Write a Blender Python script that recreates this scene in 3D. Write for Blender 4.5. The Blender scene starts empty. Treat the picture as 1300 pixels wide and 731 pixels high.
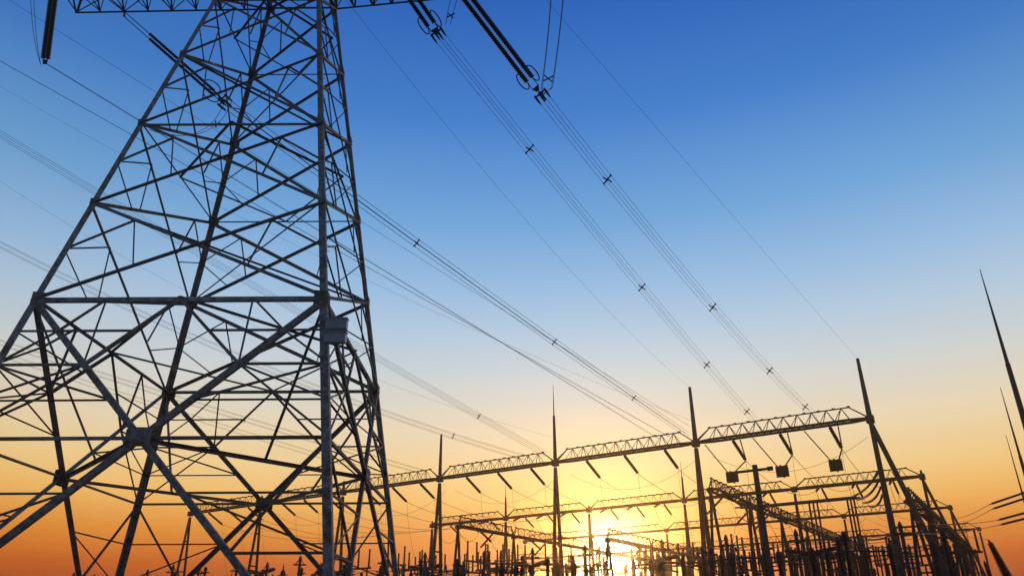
import bpy, math, random
from mathutils import Vector as V, Matrix
R = math.radians
random.seed(11)

# ------------------------------------------------------------------ camera
sc = bpy.context.scene
COL = sc.collection
F, TH, ROLL, CX, CY, EYE = 960.0, R(24.793), R(-.2925), 650.0, 365.5, 1.6
cam = bpy.data.cameras.new('camera')
co = bpy.data.objects.new('camera', cam)
COL.objects.link(co)
cam.sensor_width = 36
cam.lens = 36 * F / 1300
cam.clip_start = .1
cam.clip_end = 20000
co.matrix_world = Matrix.Translation((0, 0, EYE)) @ Matrix.Rotation(math.pi / 2 + TH, 4, 'X') @ Matrix.Rotation(ROLL, 4, 'Z')
sc.camera = co

# ------------------------------------------------------------------ sun and sky
SUN_AZ, SUN_EL = R(6.93), R(4.75)
SD = V((math.sin(SUN_AZ) * math.cos(SUN_EL), math.cos(SUN_AZ) * math.cos(SUN_EL), math.sin(SUN_EL)))
sl = bpy.data.lights.new('sun', 'SUN')
sl.energy = .9
sl.angle = R(.5)
sl.color = (1, .5, .2)
so = bpy.data.objects.new('sun', sl)
so.rotation_euler = SD.to_track_quat('Z', 'Y').to_euler()
so.location = (0, 0, 80)
COL.objects.link(so)

w = bpy.data.worlds.new('World')
sc.world = w
w.use_nodes = True
nt = w.node_tree
nt.nodes.clear()
def N(t, **k):
    n = nt.nodes.new(t)
    for a, b in k.items(): setattr(n, a, b)
    return n
def L(a, b): nt.links.new(a, b)
def M(op, a, b=None, c=None):
    n = N('ShaderNodeMath', operation=op)
    for i, x in enumerate((a, b, c)):
        if x is None: continue
        if isinstance(x, (int, float)): n.inputs[i].default_value = x
        else: L(x, n.inputs[i])
    return n.outputs[0]
def s2l(c): return tuple((x / 255 / 12.92 if x / 255 <= .04045 else ((x / 255 + .055) / 1.055) ** 2.4) for x in c)
tc = N('ShaderNodeTexCoord')
nv = N('ShaderNodeVectorMath', operation='NORMALIZE')
L(tc.outputs['Generated'], nv.inputs[0])
sep = N('ShaderNodeSeparateXYZ')
L(nv.outputs[0], sep.inputs[0])
el = M('MULTIPLY', M('ARCSINE', sep.outputs[2]), 180 / math.pi)
dt = N('ShaderNodeVectorMath', operation='DOT_PRODUCT')
L(nv.outputs[0], dt.inputs[0])
dt.inputs[1].default_value = SD
ang = M('MULTIPLY', M('ARCCOSINE', M('MINIMUM', dt.outputs['Value'], .999999)), 180 / math.pi)
ramp = N('ShaderNodeValToRGB')
L(M('DIVIDE', el, 60.0), ramp.inputs[0])
STOPS = [(-2, (70, 24, 2)), (2, (142, 42, 0)), (3.2, (180, 66, 0)), (4.6, (210, 96, 4)), (6.7, (236, 150, 46)), (8.9, (246, 192, 102)), (11.2, (246, 212, 148)), (13.8, (236, 218, 184)),
         (17, (214, 216, 212)), (20.8, (184, 206, 226)), (24.5, (154, 191, 228)), (29.5, (114, 168, 221)), (37, (70, 130, 207)), (46, (44, 101, 191)), (60, (24, 70, 160))]
cr = ramp.color_ramp
while len(cr.elements) < len(STOPS): cr.elements.new(.5)
for e, (a, c) in zip(cr.elements, STOPS):
    e.position = max(0, a / 60)
for e, (a, c) in zip(cr.elements, STOPS):
    e.color = s2l(c) + (1,)
def glow(sigma, col, amp, p=1.0):
    x = M('DIVIDE', ang, sigma)
    if p != 1: x = M('POWER', x, p)
    g = M('MULTIPLY', M('EXPONENT', M('MULTIPLY', x, -1)), amp)
    c = N('ShaderNodeVectorMath', operation='SCALE')
    c.inputs[0].default_value = col
    L(g, c.inputs['Scale'])
    return c.outputs[0]
def vadd(a, b):
    n = N('ShaderNodeVectorMath', operation='ADD')
    L(a, n.inputs[0]); L(b, n.inputs[1])
    return n.outputs[0]
# the side of the sky away from the sun is dimmer
side = N('ShaderNodeMapRange')
L(ang, side.inputs['Value'])
for k, x in zip(('From Min', 'From Max', 'To Min', 'To Max'), (34, 115, 1.0, .42)): side.inputs[k].default_value = x
base = N('ShaderNodeVectorMath', operation='SCALE')
# thin dusty layers low in the sky
mp = N('ShaderNodeMapping'); mp.inputs['Scale'].default_value = (1.3, 1.3, 17)
L(nv.outputs[0], mp.inputs[0])
nz = N('ShaderNodeTexNoise'); nz.inputs['Scale'].default_value = 1.6; nz.inputs['Detail'].default_value = 5
L(mp.outputs[0], nz.inputs['Vector'])
fade = N('ShaderNodeMapRange'); L(el, fade.inputs['Value'])
for k, x in zip(('From Min', 'From Max', 'To Min', 'To Max'), (2, 20, .22, .03)): fade.inputs[k].default_value = x
lay = M('ADD', M('MULTIPLY', M('SUBTRACT', nz.outputs[0], .5), fade.outputs[0]), 1.0)
dusty = N('ShaderNodeVectorMath', operation='SCALE'); L(ramp.outputs[0], dusty.inputs[0]); L(lay, dusty.inputs['Scale'])
L(dusty.outputs[0], base.inputs[0])
L(side.outputs[0], base.inputs['Scale'])
# opposite the sun the horizon is a blue-grey dusk instead of orange
anti = N('ShaderNodeMapRange'); L(ang, anti.inputs['Value'])
for k, x in zip(('From Min', 'From Max', 'To Min', 'To Max'), (60, 125, 0.0, .85)): anti.inputs[k].default_value = x
dusk = N('ShaderNodeMixRGB'); L(anti.outputs[0], dusk.inputs[0]); L(base.outputs[0], dusk.inputs[1]); dusk.inputs[2].default_value = (.1, .145, .215, 1)
tot = vadd(dusk.outputs[0], glow(1.15, (1, .85, .48), 22.0, 1.45))
tot = vadd(tot, glow(4.3, (1, .52, .07), .8, 1.25))
tot = vadd(tot, glow(13, (1, .7, .36), .12, 1.7))
tot = vadd(tot, glow(32, (.45, .65, 1), .03, 2.0))
sky = N('ShaderNodeTexSky', sky_type='NISHITA')
sky.sun_disc = False
sky.sun_elevation = SUN_EL
sky.sun_rotation = SUN_AZ
sky.air_density, sky.dust_density, sky.ozone_density = 1.3, 1.5, 2.5
bg1 = N('ShaderNodeBackground'); L(sky.outputs[0], bg1.inputs[0]); bg1.inputs[1].default_value = .05
bg2 = N('ShaderNodeBackground'); L(tot, bg2.inputs[0]); bg2.inputs[1].default_value = 1.0
mx = N('ShaderNodeMixShader'); mx.inputs[0].default_value = .97
L(bg1.outputs[0], mx.inputs[1]); L(bg2.outputs[0], mx.inputs[2])
out = N('ShaderNodeOutputWorld'); L(mx.outputs[0], out.inputs[0])
vs = sc.view_settings
vs.view_transform = 'Standard'; vs.look = 'None'; vs.gamma = 1; vs.use_curve_mapping = False; vs.exposure = 0

# ------------------------------------------------------------------ materials
def mat(name, c1, c2, rough=.5, metal=0.0, scale=3.0, bump=.1, streak=None):
    m = bpy.data.materials.new(name); m.use_nodes = True
    t = m.node_tree; b = t.nodes['Principled BSDF']
    tx = t.nodes.new('ShaderNodeTexCoord')
    no = t.nodes.new('ShaderNodeTexNoise'); no.inputs['Scale'].default_value = scale; no.inputs['Detail'].default_value = 6
    t.links.new(tx.outputs['Object'], no.inputs['Vector'])
    r = t.nodes.new('ShaderNodeValToRGB')
    r.color_ramp.elements[0].position = .35; r.color_ramp.elements[1].position = .7
    r.color_ramp.elements[0].color = c1 + (1,); r.color_ramp.elements[1].color = c2 + (1,)
    t.links.new(no.outputs[0], r.inputs[0])
    src = r.outputs[0]
    if streak:
        n2 = t.nodes.new('ShaderNodeTexNoise'); n2.inputs['Scale'].default_value = scale * .35; n2.inputs['Detail'].default_value = 8
        t.links.new(tx.outputs['Object'], n2.inputs['Vector'])
        r2 = t.nodes.new('ShaderNodeValToRGB'); r2.color_ramp.elements[0].position = .52; r2.color_ramp.elements[1].position = .68
        t.links.new(n2.outputs[0], r2.inputs[0])
        mi = t.nodes.new('ShaderNodeMixRGB'); mi.inputs[2].default_value = streak + (1,)
        t.links.new(r2.outputs[0], mi.inputs[0]); t.links.new(src, mi.inputs[1]); src = mi.outputs[0]
    if streak:      # members differ a little in age and zinc
        oi = t.nodes.new('ShaderNodeObjectInfo'); mr = t.nodes.new('ShaderNodeMapRange'); mr.inputs['To Min'].default_value = .72; mr.inputs['To Max'].default_value = 1.2
        t.links.new(oi.outputs['Random'], mr.inputs['Value']); sc_ = t.nodes.new('ShaderNodeVectorMath'); sc_.operation = 'SCALE'
        t.links.new(src, sc_.inputs[0]); t.links.new(mr.outputs[0], sc_.inputs['Scale']); src = sc_.outputs[0]
    t.links.new(src, b.inputs['Base Color'])
    b.inputs['Specular IOR Level'].default_value = .25
    b.inputs['Roughness'].default_value = rough; b.inputs['Metallic'].default_value = metal
    if bump:
        bp = t.nodes.new('ShaderNodeBump'); bp.inputs['Strength'].default_value = bump; bp.inputs['Distance'].default_value = .02
        t.links.new(no.outputs[0], bp.inputs['Height']); t.links.new(bp.outputs[0], b.inputs['Normal'])
    return m
STEEL = mat('galvanised_steel', (.12, .122, .125), (.27, .275, .28), .7, .0, 1.4, .12, (.16, .11, .08))
SKYLIT_STEEL = mat('skylit_galvanised_steel', (.17, .174, .178), (.42, .43, .44), .6, .0, 4.5, .12, (.15, .115, .09))  # same galvanised steel lightened: skylight painted into legs and front members
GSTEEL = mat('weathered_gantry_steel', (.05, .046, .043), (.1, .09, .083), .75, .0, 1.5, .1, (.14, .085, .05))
DARK = mat('dark_fittings', (.022, .022, .024), (.05, .05, .05), .6, .0, 8, .05)
PORC = mat('brown_porcelain', (.03, .016, .012), (.055, .028, .02), .45, 0, 6, 0)
GLASSY = mat('grey_insulator', (.05, .05, .055), (.08, .08, .085), .45, 0, 6, 0)
WIRE = mat('weathered_aluminium', (.1, .1, .105), (.17, .17, .175), .55, .5, 2, 0)
CONC = mat('concrete', (.16, .15, .14), (.26, .25, .235), .85, 0, 4, .25, (.16, .14, .12))
PAINT = mat('grey_enamel', (.28, .3, .32), (.36, .38, .4), .4, 0, 3, .03)
PLATE = mat('pale_blue_enamel', (.3, .35, .42), (.38, .43, .5), .35, 0, 5, .02)
ROOF = mat('roof_felt', (.06, .055, .05), (.1, .095, .09), .9, 0, 4, .3)
GROUND = mat('gravel', (.12, .105, .085), (.26, .235, .2), .95, 0, 1.3, .6, (.09, .095, .05))

# ------------------------------------------------------------------ mesh helpers
class MB:
    def __init__(s): s.v, s.f, s.sm = [], [], []
    def add(s, vs, fs, smooth=False):
        o = len(s.v); s.v += [tuple(x) for x in vs]
        for f in fs: s.f.append(tuple(i + o for i in f)); s.sm.append(smooth)
    def obox(s, p, q, a, b, wa, wb, oa=0, ob=0):
        """box from p to q; unit cross axes a, b; half sizes wa, wb; offsets oa, ob"""
        vs = []
        for c in (p, q):
            for i, j in ((-1, -1), (1, -1), (1, 1), (-1, 1)): vs.append(c + a * (oa + i * wa) + b * (ob + j * wb))
        s.add(vs, [(3, 2, 1, 0), (4, 5, 6, 7), (0, 1, 5, 4), (1, 2, 6, 5), (2, 3, 7, 6), (3, 0, 4, 7)])
    def bar(s, p, q, w, h=None, up=V((0, 0, 1))):
        p, q = V(p), V(q); d = (q - p).normalized()
        if abs(d.dot(up)) > .98: up = V((0, 1, 0))
        a = d.cross(up).normalized(); b = a.cross(d)
        s.obox(p, q, a, b, w / 2, (h or w) / 2)
    def angle(s, p, q, w, t, n, off=0, flip=1, outward=False):
        """L section: one flange lies in the plane whose normal is n, the other runs inwards"""
        p, q = V(p), V(q); d = (q - p).normalized()
        n = (n - d * n.dot(d)).normalized(); b = d.cross(n)
        if b.z * flip < 0: b = -b
        s.obox(p, q, b, n, w / 2, t / 2, 0, off)
        s.obox(p, q, b, n, t / 2, (w - t) / 2, -(w - t) / 2, off + (w / 2 if outward else -w / 2))
    def tube(s, pts, r, n=6, r2=None, cap=True):
        pts = [V(p) for p in pts]; m = len(pts); rows = []
        up = V((0, 0, 1))
        if abs((pts[-1] - pts[0]).normalized().dot(up)) > .95: up = V((0, 1, 0))
        vs = []
        for i, p in enumerate(pts):
            d = (pts[min(i + 1, m - 1)] - pts[max(i - 1, 0)]).normalized()
            a = d.cross(up)
            if a.length < 1e-4: a = d.cross(V((1, 0, 0)))
            a.normalize(); b = a.cross(d)
            rr = r if r2 is None else r + (r2 - r) * i / (m - 1)
            for k in range(n):
                th = 2 * math.pi * k / n; vs.append(p + a * math.cos(th) * rr + b * math.sin(th) * rr)
        fs = [(i * n + k, i * n + (k + 1) % n, (i + 1) * n + (k + 1) % n, (i + 1) * n + k) for i in range(m - 1) for k in range(n)]
        s.add(vs, fs, True)
        if cap: s.add(vs[:n], [tuple(range(n))[::-1]]); s.add(vs[-n:], [tuple(range(n))])
    def ring(s, c, ax, R_, r, n=14, m=6, sx=1.0, side=None):
        ax = ax.normalized(); a = (side - ax * side.dot(ax)).normalized() if side else ax.orthogonal().normalized(); b = ax.cross(a)
        vs, fs = [], []
        for i in range(n):
            th = 2 * math.pi * i / n; e = a * math.cos(th) * sx + b * math.sin(th)
            for k in range(m):
                ph = 2 * math.pi * k / m; vs.append(c + e * R_ + (e.normalized() * math.cos(ph) + ax * math.sin(ph)) * r)
        for i in range(n):
            for k in range(m): fs.append((i * m + k, ((i + 1) % n) * m + k, ((i + 1) % n) * m + (k + 1) % m, i * m + (k + 1) % m))
        s.add(vs, fs, True)
    def lathe(s, p, d, prof, n=12, smooth=True):
        """prof: (distance along d, radius)"""
        p, d = V(p), V(d).normalized(); a = d.orthogonal().normalized(); b = d.cross(a); vs = []
        for (z, r) in prof:
            for k in range(n):
                th = 2 * math.pi * k / n; vs.append(p + d * z + (a * math.cos(th) + b * math.sin(th)) * r)
        fs = [(i * n + k, i * n + (k + 1) % n, (i + 1) * n + (k + 1) % n, (i + 1) * n + k) for i in range(len(prof) - 1) for k in range(n)]
        s.add(vs, fs, smooth)
        s.add(vs[:n], [tuple(range(n))[::-1]]); s.add(vs[-n:], [tuple(range(n))])
    def plate(s, c, n, pts2, t, up=V((0, 0, 1))):
        """flat polygon plate with thickness"""
        n = n.normalized(); a = up.cross(n)
        if a.length < 1e-3: a = V((1, 0, 0))
        a.normalize(); b = n.cross(a); m = len(pts2)
        vs = [c + a * x + b * y - n * t / 2 for x, y in pts2] + [c + a * x + b * y + n * t / 2 for x, y in pts2]
        s.add(vs, [tuple(range(m))[::-1], tuple(range(m, 2 * m))] + [(i, (i + 1) % m, m + (i + 1) % m, m + i) for i in range(m)])
    def box(s, c, sx, sy, sz, rz=0):
        c = V(c); a = V((math.cos(rz), math.sin(rz), 0)); b = V((-math.sin(rz), math.cos(rz), 0))
        s.obox(c - V((0, 0, sz / 2)), c + V((0, 0, sz / 2)), a, b, sx / 2, sy / 2)
    def build(s, name, m, parent=None, loc=None):
        me = bpy.data.meshes.new(name)
        off = V(parent['_o']) if parent is not None and '_o' in parent else V((0, 0, 0))
        if loc is not None: off = V(loc)
        me.from_pydata([tuple(V(x) - off) for x in s.v], [], s.f)
        me.polygons.foreach_set('use_smooth', s.sm)
        me.materials.append(m); me.update()
        o = bpy.data.objects.new(name, me); COL.objects.link(o)
        if parent is not None:
            o.parent = parent
            if '_o' in parent: o['_o'] = parent['_o']
            if loc is not None and '_o' in parent: o.location = V(loc) - V(parent['_o'])
        else:
            o.location = off
        return o
def thing(name, label, cat, loc=(0, 0, 0), group=None):
    o = bpy.data.objects.new(name, None); COL.objects.link(o); o.location = loc
    o.empty_display_size = .5
    o['label'] = label; o['category'] = cat; o['_o'] = tuple(loc)
    if group: o['group'] = group
    return o
def tag(o, label, cat, group=None):
    o['label'] = label; o['category'] = cat
    if group: o['group'] = group
    return o
def structure(o): o['kind'] = 'structure'; return o
def copy_tree(root, loc, rz, label, group=None):
    r = root.copy(); COL.objects.link(r); r.location = loc; r.rotation_euler = (0, 0, rz); r['label'] = label
    if group: r['group'] = group
    for ch in list(root.children):
        c = ch.copy(); COL.objects.link(c); c.parent = r
        for g in list(ch.children):
            d = g.copy(); COL.objects.link(d); d.parent = c
    return r

# viewing rays of the survey camera, used to lay out real positions from measured bearings
def ray(x, y):
    dx, dy = x - CX, y - CY
    u = dx * math.cos(ROLL) + dy * math.sin(ROLL); vv = -dx * math.sin(ROLL) + dy * math.cos(ROLL)
    return V((u, F * math.cos(TH) + vv * math.sin(TH), F * math.sin(TH) - vv * math.cos(TH))).normalized()
def atY(x, y, Y): d = ray(x, y); return V((0, 0, EYE)) + d * (Y / d.y)
def atz(x, y, z): d = ray(x, y); return V((0, 0, EYE)) + d * ((z - EYE) / d.z)
def px(P):
    X, Y, Z = P[0], P[1], P[2] - EYE
    zc = Y * math.cos(TH) + Z * math.sin(TH); yc = Z * math.cos(TH) - Y * math.sin(TH); u, v_ = F * X / zc, -F * yc / zc
    return CX + u * math.cos(ROLL) - v_ * math.sin(ROLL), CY + u * math.sin(ROLL) + v_ * math.cos(ROLL)

# ------------------------------------------------------------------ ground
g = MB(); S = 790
g.add([(-S, 100 - S, 0), (S, 100 - S, 0), (S, 100 + S, 0), (-S, 100 + S, 0)], [(0, 1, 2, 3)])
structure(g.build('ground', GROUND))

# ------------------------------------------------------------------ air volume added to imitate lens glare near the sun
HZ = 0.00055
hz = MB(); hz.box((0, 100, 34.5), 1600, 1600, 71)
hm = bpy.data.materials.new('glare_haze'); hm.use_nodes = True
ht = hm.node_tree; ht.nodes.clear()
pv = ht.nodes.new('ShaderNodeVolumePrincipled'); mo = ht.nodes.new('ShaderNodeOutputMaterial')
pv.inputs['Color'].default_value = (1, .82, .6, 1); pv.inputs['Density'].default_value = HZ; pv.inputs['Anisotropy'].default_value = .95
ht.links.new(pv.outputs[0], mo.inputs['Volume'])
ho = hz.build('glare_haze', hm); ho['kind'] = 'stuff'
# ------------------------------------------------------------------ the pylon
XC, YC = -14.718, 37.658
def hw(z):
    t = 1 - ((z - EYE) / .55 + EYE) / 103.357
    if z > 42: t0 = 1 - ((42 - EYE) / .55 + EYE) / 103.357; t = t0 * (1 - .025 * (z - 42))
    return 15.882 * .55 * t, 17.366 * .55 * t
CN = dict(A=(-1, -1), B=(1, -1), C=(1, 1), D=(-1, 1))
def leg(k, z):
    a, b = hw(z); sx, sy = CN[k]
    return V((XC + sx * a, YC + sy * b, z))
FACES = [('A', 'B', V((0, -1, 0))), ('B', 'C', V((1, 0, 0))), ('C', 'D', V((0, 1, 0))), ('D', 'A', V((-1, 0, 0)))]
LV = [0, 15.31, 20.81, 26.2, 31.68, 36.79, 42.0, 45.2, 49.0, 53.0]
pyl = thing('lattice_pylon', 'huge steel lattice transmission tower filling the left of the photo', 'pylon', (XC, YC, 0))
# legs
for k, (sx, sy) in CN.items():
    m = MB()
    for i in range(len(LV) - 1):
        p, q = leg(k, LV[i]), leg(k, LV[i + 1])
        wd = (.34, .31, .29, .27, .25, .23, .2, .18, .16)[i]; t = .035
        a, b = V((sx, 0, 0)), V((0, sy, 0))
        m.obox(p, q, a, b, wd / 2, t / 2, -wd / 2 + .02, 0)
        m.obox(p, q, a, b, t / 2, wd / 2 - t / 2, 0, -wd / 2 - t / 2 + .001)
    m.build('leg', SKYLIT_STEEL, pyl)
    f = MB(); p = leg(k, 0); f.box(p + V((0, 0, .2)), 1.1, 1.1, .6); f.box(p + V((0, 0, .53)), .7, .7, .06)
    f.build('footing', CONC, pyl)
secondary = []      # (length, p, q, w, n)
def brace(name, p, q, w_, n, off=0, flip=1, mm=None, outward=False):
    m = MB(); m.angle(p, q, w_, max(.012, w_ * .09), n, off, flip, outward); return m.build(name, mm or STEEL, pyl)
def second(p, q, w_, n, off=-.03): secondary.append((p, q, w_, n, off))
def lerp(a, b, t): return a + (b - a) * t
def cross(p1, p2, q1, q2):
    # crossing of the two diagonals of a symmetric trapezoid panel
    d1, d2 = p2 - p1, q2 - q1; w0 = p1 - q1
    a, b, c, d, e = d1.dot(d1), d1.dot(d2), d2.dot(d2), d1.dot(w0), d2.dot(w0)
    return p1 + d1 * ((b * e - c * d) / (a * c - b * b))
gus = MB(); HUB = {}
OCT = lambda r, s=1: [(r * math.cos(R(22.5 + 45 * i)), s * r * math.sin(R(22.5 + 45 * i))) for i in range(8)]
def gusset(c, n, r, s=1):
    m = MB(); m.plate(c, n, OCT(r, s), .03); m.build('gusset_plate', STEEL, pyl)
for (a, b, n) in FACES:
    for i in range(len(LV) - 1):
        z0, z1 = LV[i], LV[i + 1]
        p0, q0, p1, q1 = leg(a, z0), leg(b, z0), leg(a, z1), leg(b, z1)
        X = cross(p0, q1, q0, p1)
        wd = (.24, .17, .16, .15, .14, .13, .12, .1, .1)[i]
        side_face = abs(n.x) > .5
        w1, w2 = (wd * 1.15, wd) if not side_face else ((wd * .55, wd) if a == 'D' else (wd, wd * .6))
        if i == 0: w1, w2 = (.3 if a == 'D' else wd), wd
        mt = SKYLIT_STEEL if i == 0 and n.y < 0 else STEEL  # lower front diagonals get the tone with skylight painted in
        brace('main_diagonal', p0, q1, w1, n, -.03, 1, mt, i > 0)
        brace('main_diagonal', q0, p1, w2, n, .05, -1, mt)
        if i == 0:
            HUB[a + b] = X
            for off_, r_, mt_ in ((.1, .5, SKYLIT_STEEL if n.y < 0 else STEEL), (-.14, .44, STEEL)):
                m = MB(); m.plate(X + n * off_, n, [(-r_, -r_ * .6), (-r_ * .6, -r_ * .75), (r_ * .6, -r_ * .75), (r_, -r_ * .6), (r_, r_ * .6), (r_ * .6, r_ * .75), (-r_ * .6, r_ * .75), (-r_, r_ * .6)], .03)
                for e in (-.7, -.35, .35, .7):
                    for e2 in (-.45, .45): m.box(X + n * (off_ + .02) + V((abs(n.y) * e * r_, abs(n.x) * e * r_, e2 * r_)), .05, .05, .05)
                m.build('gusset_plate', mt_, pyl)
            # hub level struts
            t = X.z / z1
            pl, ql = lerp(p0, p1, t), lerp(q0, q1, t)
            brace('horizontal_strut', pl, X, .13, n, -.1); brace('horizontal_strut', X, ql, .13, n, -.1)
            # redundants of the two side triangles and the upper triangle
            for (l0, l1, sgn) in ((p0, p1, 1), (q0, q1, -1)):
                for u0 in (.5,):
                    h = lerp(l1, X, u0); lz = lerp(l0, l1, h.z / z1)
                    second(lz, h, .1, n); second(lz, lerp(X, l1, .25), .09, n)
                    l2 = lerp(l0, l1, (X.z + h.z) / 2 / z1)
                    second(l2, h, .08, n); second(lerp(l0, l1, t), h, .09, n)
                    h2 = lerp(l1, X, .25); second(lerp(l0, l1, h2.z / z1), h2, .08, n); second(lz, h2, .08, n)
                    k = lerp(l0, X, .5); lk = lerp(l0, l1, k.z / z1)
                    second(lk, k, .1, n); second(lerp(l0, l1, t), k, .1, n); second(lk, lerp(l0, X, .25), .08, n)
                    h75 = lerp(l1, X, .75); second(lerp(l0, l1, h75.z / z1), h75, .07, n, -.07); second(l2, h75, .07, n, -.07)
                    k2 = lerp(l0, X, .75); second(lerp(l0, l1, k2.z / z1), k2, .08, n); second(lk, k2, .08, n)
            top = lerp(p1, q1, .5)
            hl, hr = lerp(p1, X, .5), lerp(q1, X, .5)
            second(hl, top, .14, n); second(hr, top, .14, n)
            second(hl, lerp(p1, q1, .25), .09, n); second(hr, lerp(p1, q1, .75), .09, n)
            h2l, h2r = lerp(p1, X, .25), lerp(q1, X, .25)
            second(h2l, lerp(p1, q1, .25), .09, n); second(h2r, lerp(p1, q1, .75), .09, n)
            second(h2l, lerp(hl, top, .5), .09, n); second(h2r, lerp(hr, top, .5), .09, n)
            kl, kr = lerp(p0, X, .5), lerp(q0, X, .5)
            if n.y > 0: second(kl, kr, .12, n)
            else: second(lerp(p0, X, .3), lerp(q0, X, .3), .12, n)
        else:
            for (l0, l1) in ((p0, p1), (q0, q1)):
                md = lerp(l0, l1, .5); e1, e0 = lerp(l1, X, .42), lerp(l0, X, .6)
                second(md, e1, .085, n)
                if i < 6: second(e1, e0, .07, n, -.06)
                if side_face or i > 5: second(md, lerp(l0, X, .5), .07, n)
                elif n.y > 0: second(md, lerp(l0, X, .4), .07, n)
        if z1 in (15.31, 42.0, 45.2, 49.0, 53.0):
            brace('horizontal_strut', p1, q1, .2 if z1 < 20 else .17, n, -.1, 1, SKYLIT_STEEL if z1 < 20 and n.y < 0 else STEEL)
        if i < 7:
            for c_ in (p1, q1):
                inw = (lerp(p1, q1, .5) - c_).normalized()
                m = MB(); gx, gz = (.3, .34) if i == 0 else ((.17, .24) if n.y < 0 else (.24, .3))
                m.plate(c_ + inw * gx * .8 + n * .035, n, [(-gx, -gz), (gx, -gz * .8), (gx, gz * .8), (-gx, gz)], .03); m.build('gusset_plate', STEEL, pyl)
# diaphragms
UP = V((0, 0, 1))
order = ['AB', 'BC', 'CD', 'DA']
for i in range(4):
    p, q = HUB[order[i]], HUB[order[(i + 1) % 4]]
    brace('horizontal_strut', p, q, .17, UP, 0)
for z in (15.31, 26.2, 36.79, 42.0):
    md = [lerp(leg(a, z), leg(b, z), .5) for a, b, _ in FACES]
    for i in range(4): brace('horizontal_strut', md[i], md[(i + 1) % 4], .11, UP, .1)
    if z in (26.2, 36.79):
        for a, b, n in FACES: second(leg(a, z), leg(b, z), .09, n, -.12)
for z in (20.81, 31.68):
    second(leg('A', z), leg('C', z), .09, UP, 0); second(leg('B', z), leg('D', z), .09, UP, .12)
# inner hip braces from the hubs up to the waist corners
for k, hubs in dict(A=('DA', 'AB'), B=('AB', 'BC'), C=('BC', 'CD'), D=('CD', 'DA')).items():
    second(lerp(HUB[hubs[0]], HUB[hubs[1]], .5), leg(k, 15.31), .1, UP, 0)
# cross arms
AZ, AT = 42.0, 45.2
def arm(sgn, x_end, yb_end, yf_end, ztop):
    a, b = hw(AZ); x0 = XC + sgn * a
    a2, b2 = hw(AT); x1 = XC + sgn * a2
    root = {('f', 0): V((x0, YC - b, AZ)), ('b', 0): V((x0, YC + b, AZ)), ('f', 1): V((x1, YC - b2, AT)), ('b', 1): V((x1, YC + b2, AT))}
    tip = {('f', 0): V((x_end, yf_end, AZ)), ('b', 0): V((x_end, yb_end, AZ)), ('f', 1): V((x_end, yf_end, ztop)), ('b', 1): V((x_end, yb_end, ztop))}
    m = MB(); K = 8
    for k in root: m.angle(root[k], tip[k], .15, .02, V((0, -1 if k[0] == 'f' else 1, 0)))
    P = {k: [lerp(root[k], tip[k], i / K) for i in range(K + 1)] for k in root}
    for i in range(K):
        for s_, nn in (('f', V((0, -1, 0))), ('b', V((0, 1, 0)))):
            m.angle(P[(s_, i % 2)][i], P[(s_, 1 - i % 2)][i + 1], .09, .012, nn, -.02)
            if i: m.angle(P[(s_, 0)][i], P[(s_, 1)][i], .07, .012, nn, -.05)
        m.angle(P[('f', 0)][i], P[('b', 0)][i + 1], .09, .012, UP, -.02); m.angle(P[('b', 0)][i], P[('f', 0)][i + 1], .09, .012, UP, .08)
        m.angle(P[('f', 1)][i], P[('b', 1)][i + 1], .07, .012, UP, -.02)
        m.angle(P[('f', 0)][i + 1], P[('b', 0)][i + 1], .09, .012, V((sgn, 0, 0)), -.04)
        m.angle(P[('f', 1)][i + 1], P[('b', 1)][i + 1], .08, .012, V((sgn, 0, 0)), -.04)
    for s_ in 'fb': m.angle(tip[(s_, 0)], tip[(s_, 1)], .12, .015, V((sgn, 0, 0)))
    m.build('cross_arm', STEEL, pyl)
arm(-1, -30.85, 40.5, 36.2, 43.2)
arm(1, -1.6, 39.0, 37.2, 42.6)
# upper arm carrying the earth wires
def top_arm(sgn, x_end):
    a, b = hw(49); a2, b2 = hw(53); m = MB()
    tipp = V((XC + sgn * x_end, YC, 52.2))
    for sy in (-1, 1):
        r0, r1 = V((XC + sgn * a, YC + sy * b, 49)), V((XC + sgn * a2, YC + sy * b2, 53))
        m.angle(r0, tipp, .13, .015, V((0, sy, 0))); m.angle(r1, tipp, .11, .015, V((0, sy, 0)))
        for i in range(5):
            m.angle(lerp(r0, tipp, i / 6), lerp(r1, tipp, (i + .5) / 6), .06, .01, V((0, sy, 0)), -.03)
            m.angle(lerp(r1, tipp, (i + .5) / 6), lerp(r0, tipp, (i + 1) / 6), .06, .01, V((0, sy, 0)), -.03)
    m.build('earth_wire_arm', STEEL, pyl)
    return tipp
TIPL, TIPR = top_arm(-1, 11), top_arm(1, 11)
# secondary members: the hundred that show largest each a part, the remainder one part
secondary.sort(key=lambda s_: -(s_[1] - s_[0]).length * s_[2] / (V(s_[0]).length ** 2))
rest = MB()
for i, (p, q, w_, n, off) in enumerate(secondary):
    if i < 100: brace('secondary_brace', p, q, w_, n, off)
    else: rest.angle(p, q, w_, max(.012, w_ * .09), n, off)
ro = rest.build('secondary_brace', STEEL, pyl); ro['kind'] = 'stuff'
# step bolts up the nearest leg
for i in range(64):
    z = 6.5 + i * .42; p = leg('B', z); m = MB(); sy = i % 2
    if sy: m.tube([p + V((.0, .02, 0)), p + V((.19, .02, 0))], .012, 6)
    else: m.tube([p + V((-.2, -.02, 0)), p + V((-.2, -.19, 0))], .012, 6)
    m.build('step_bolt', STEEL, pyl)
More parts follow.
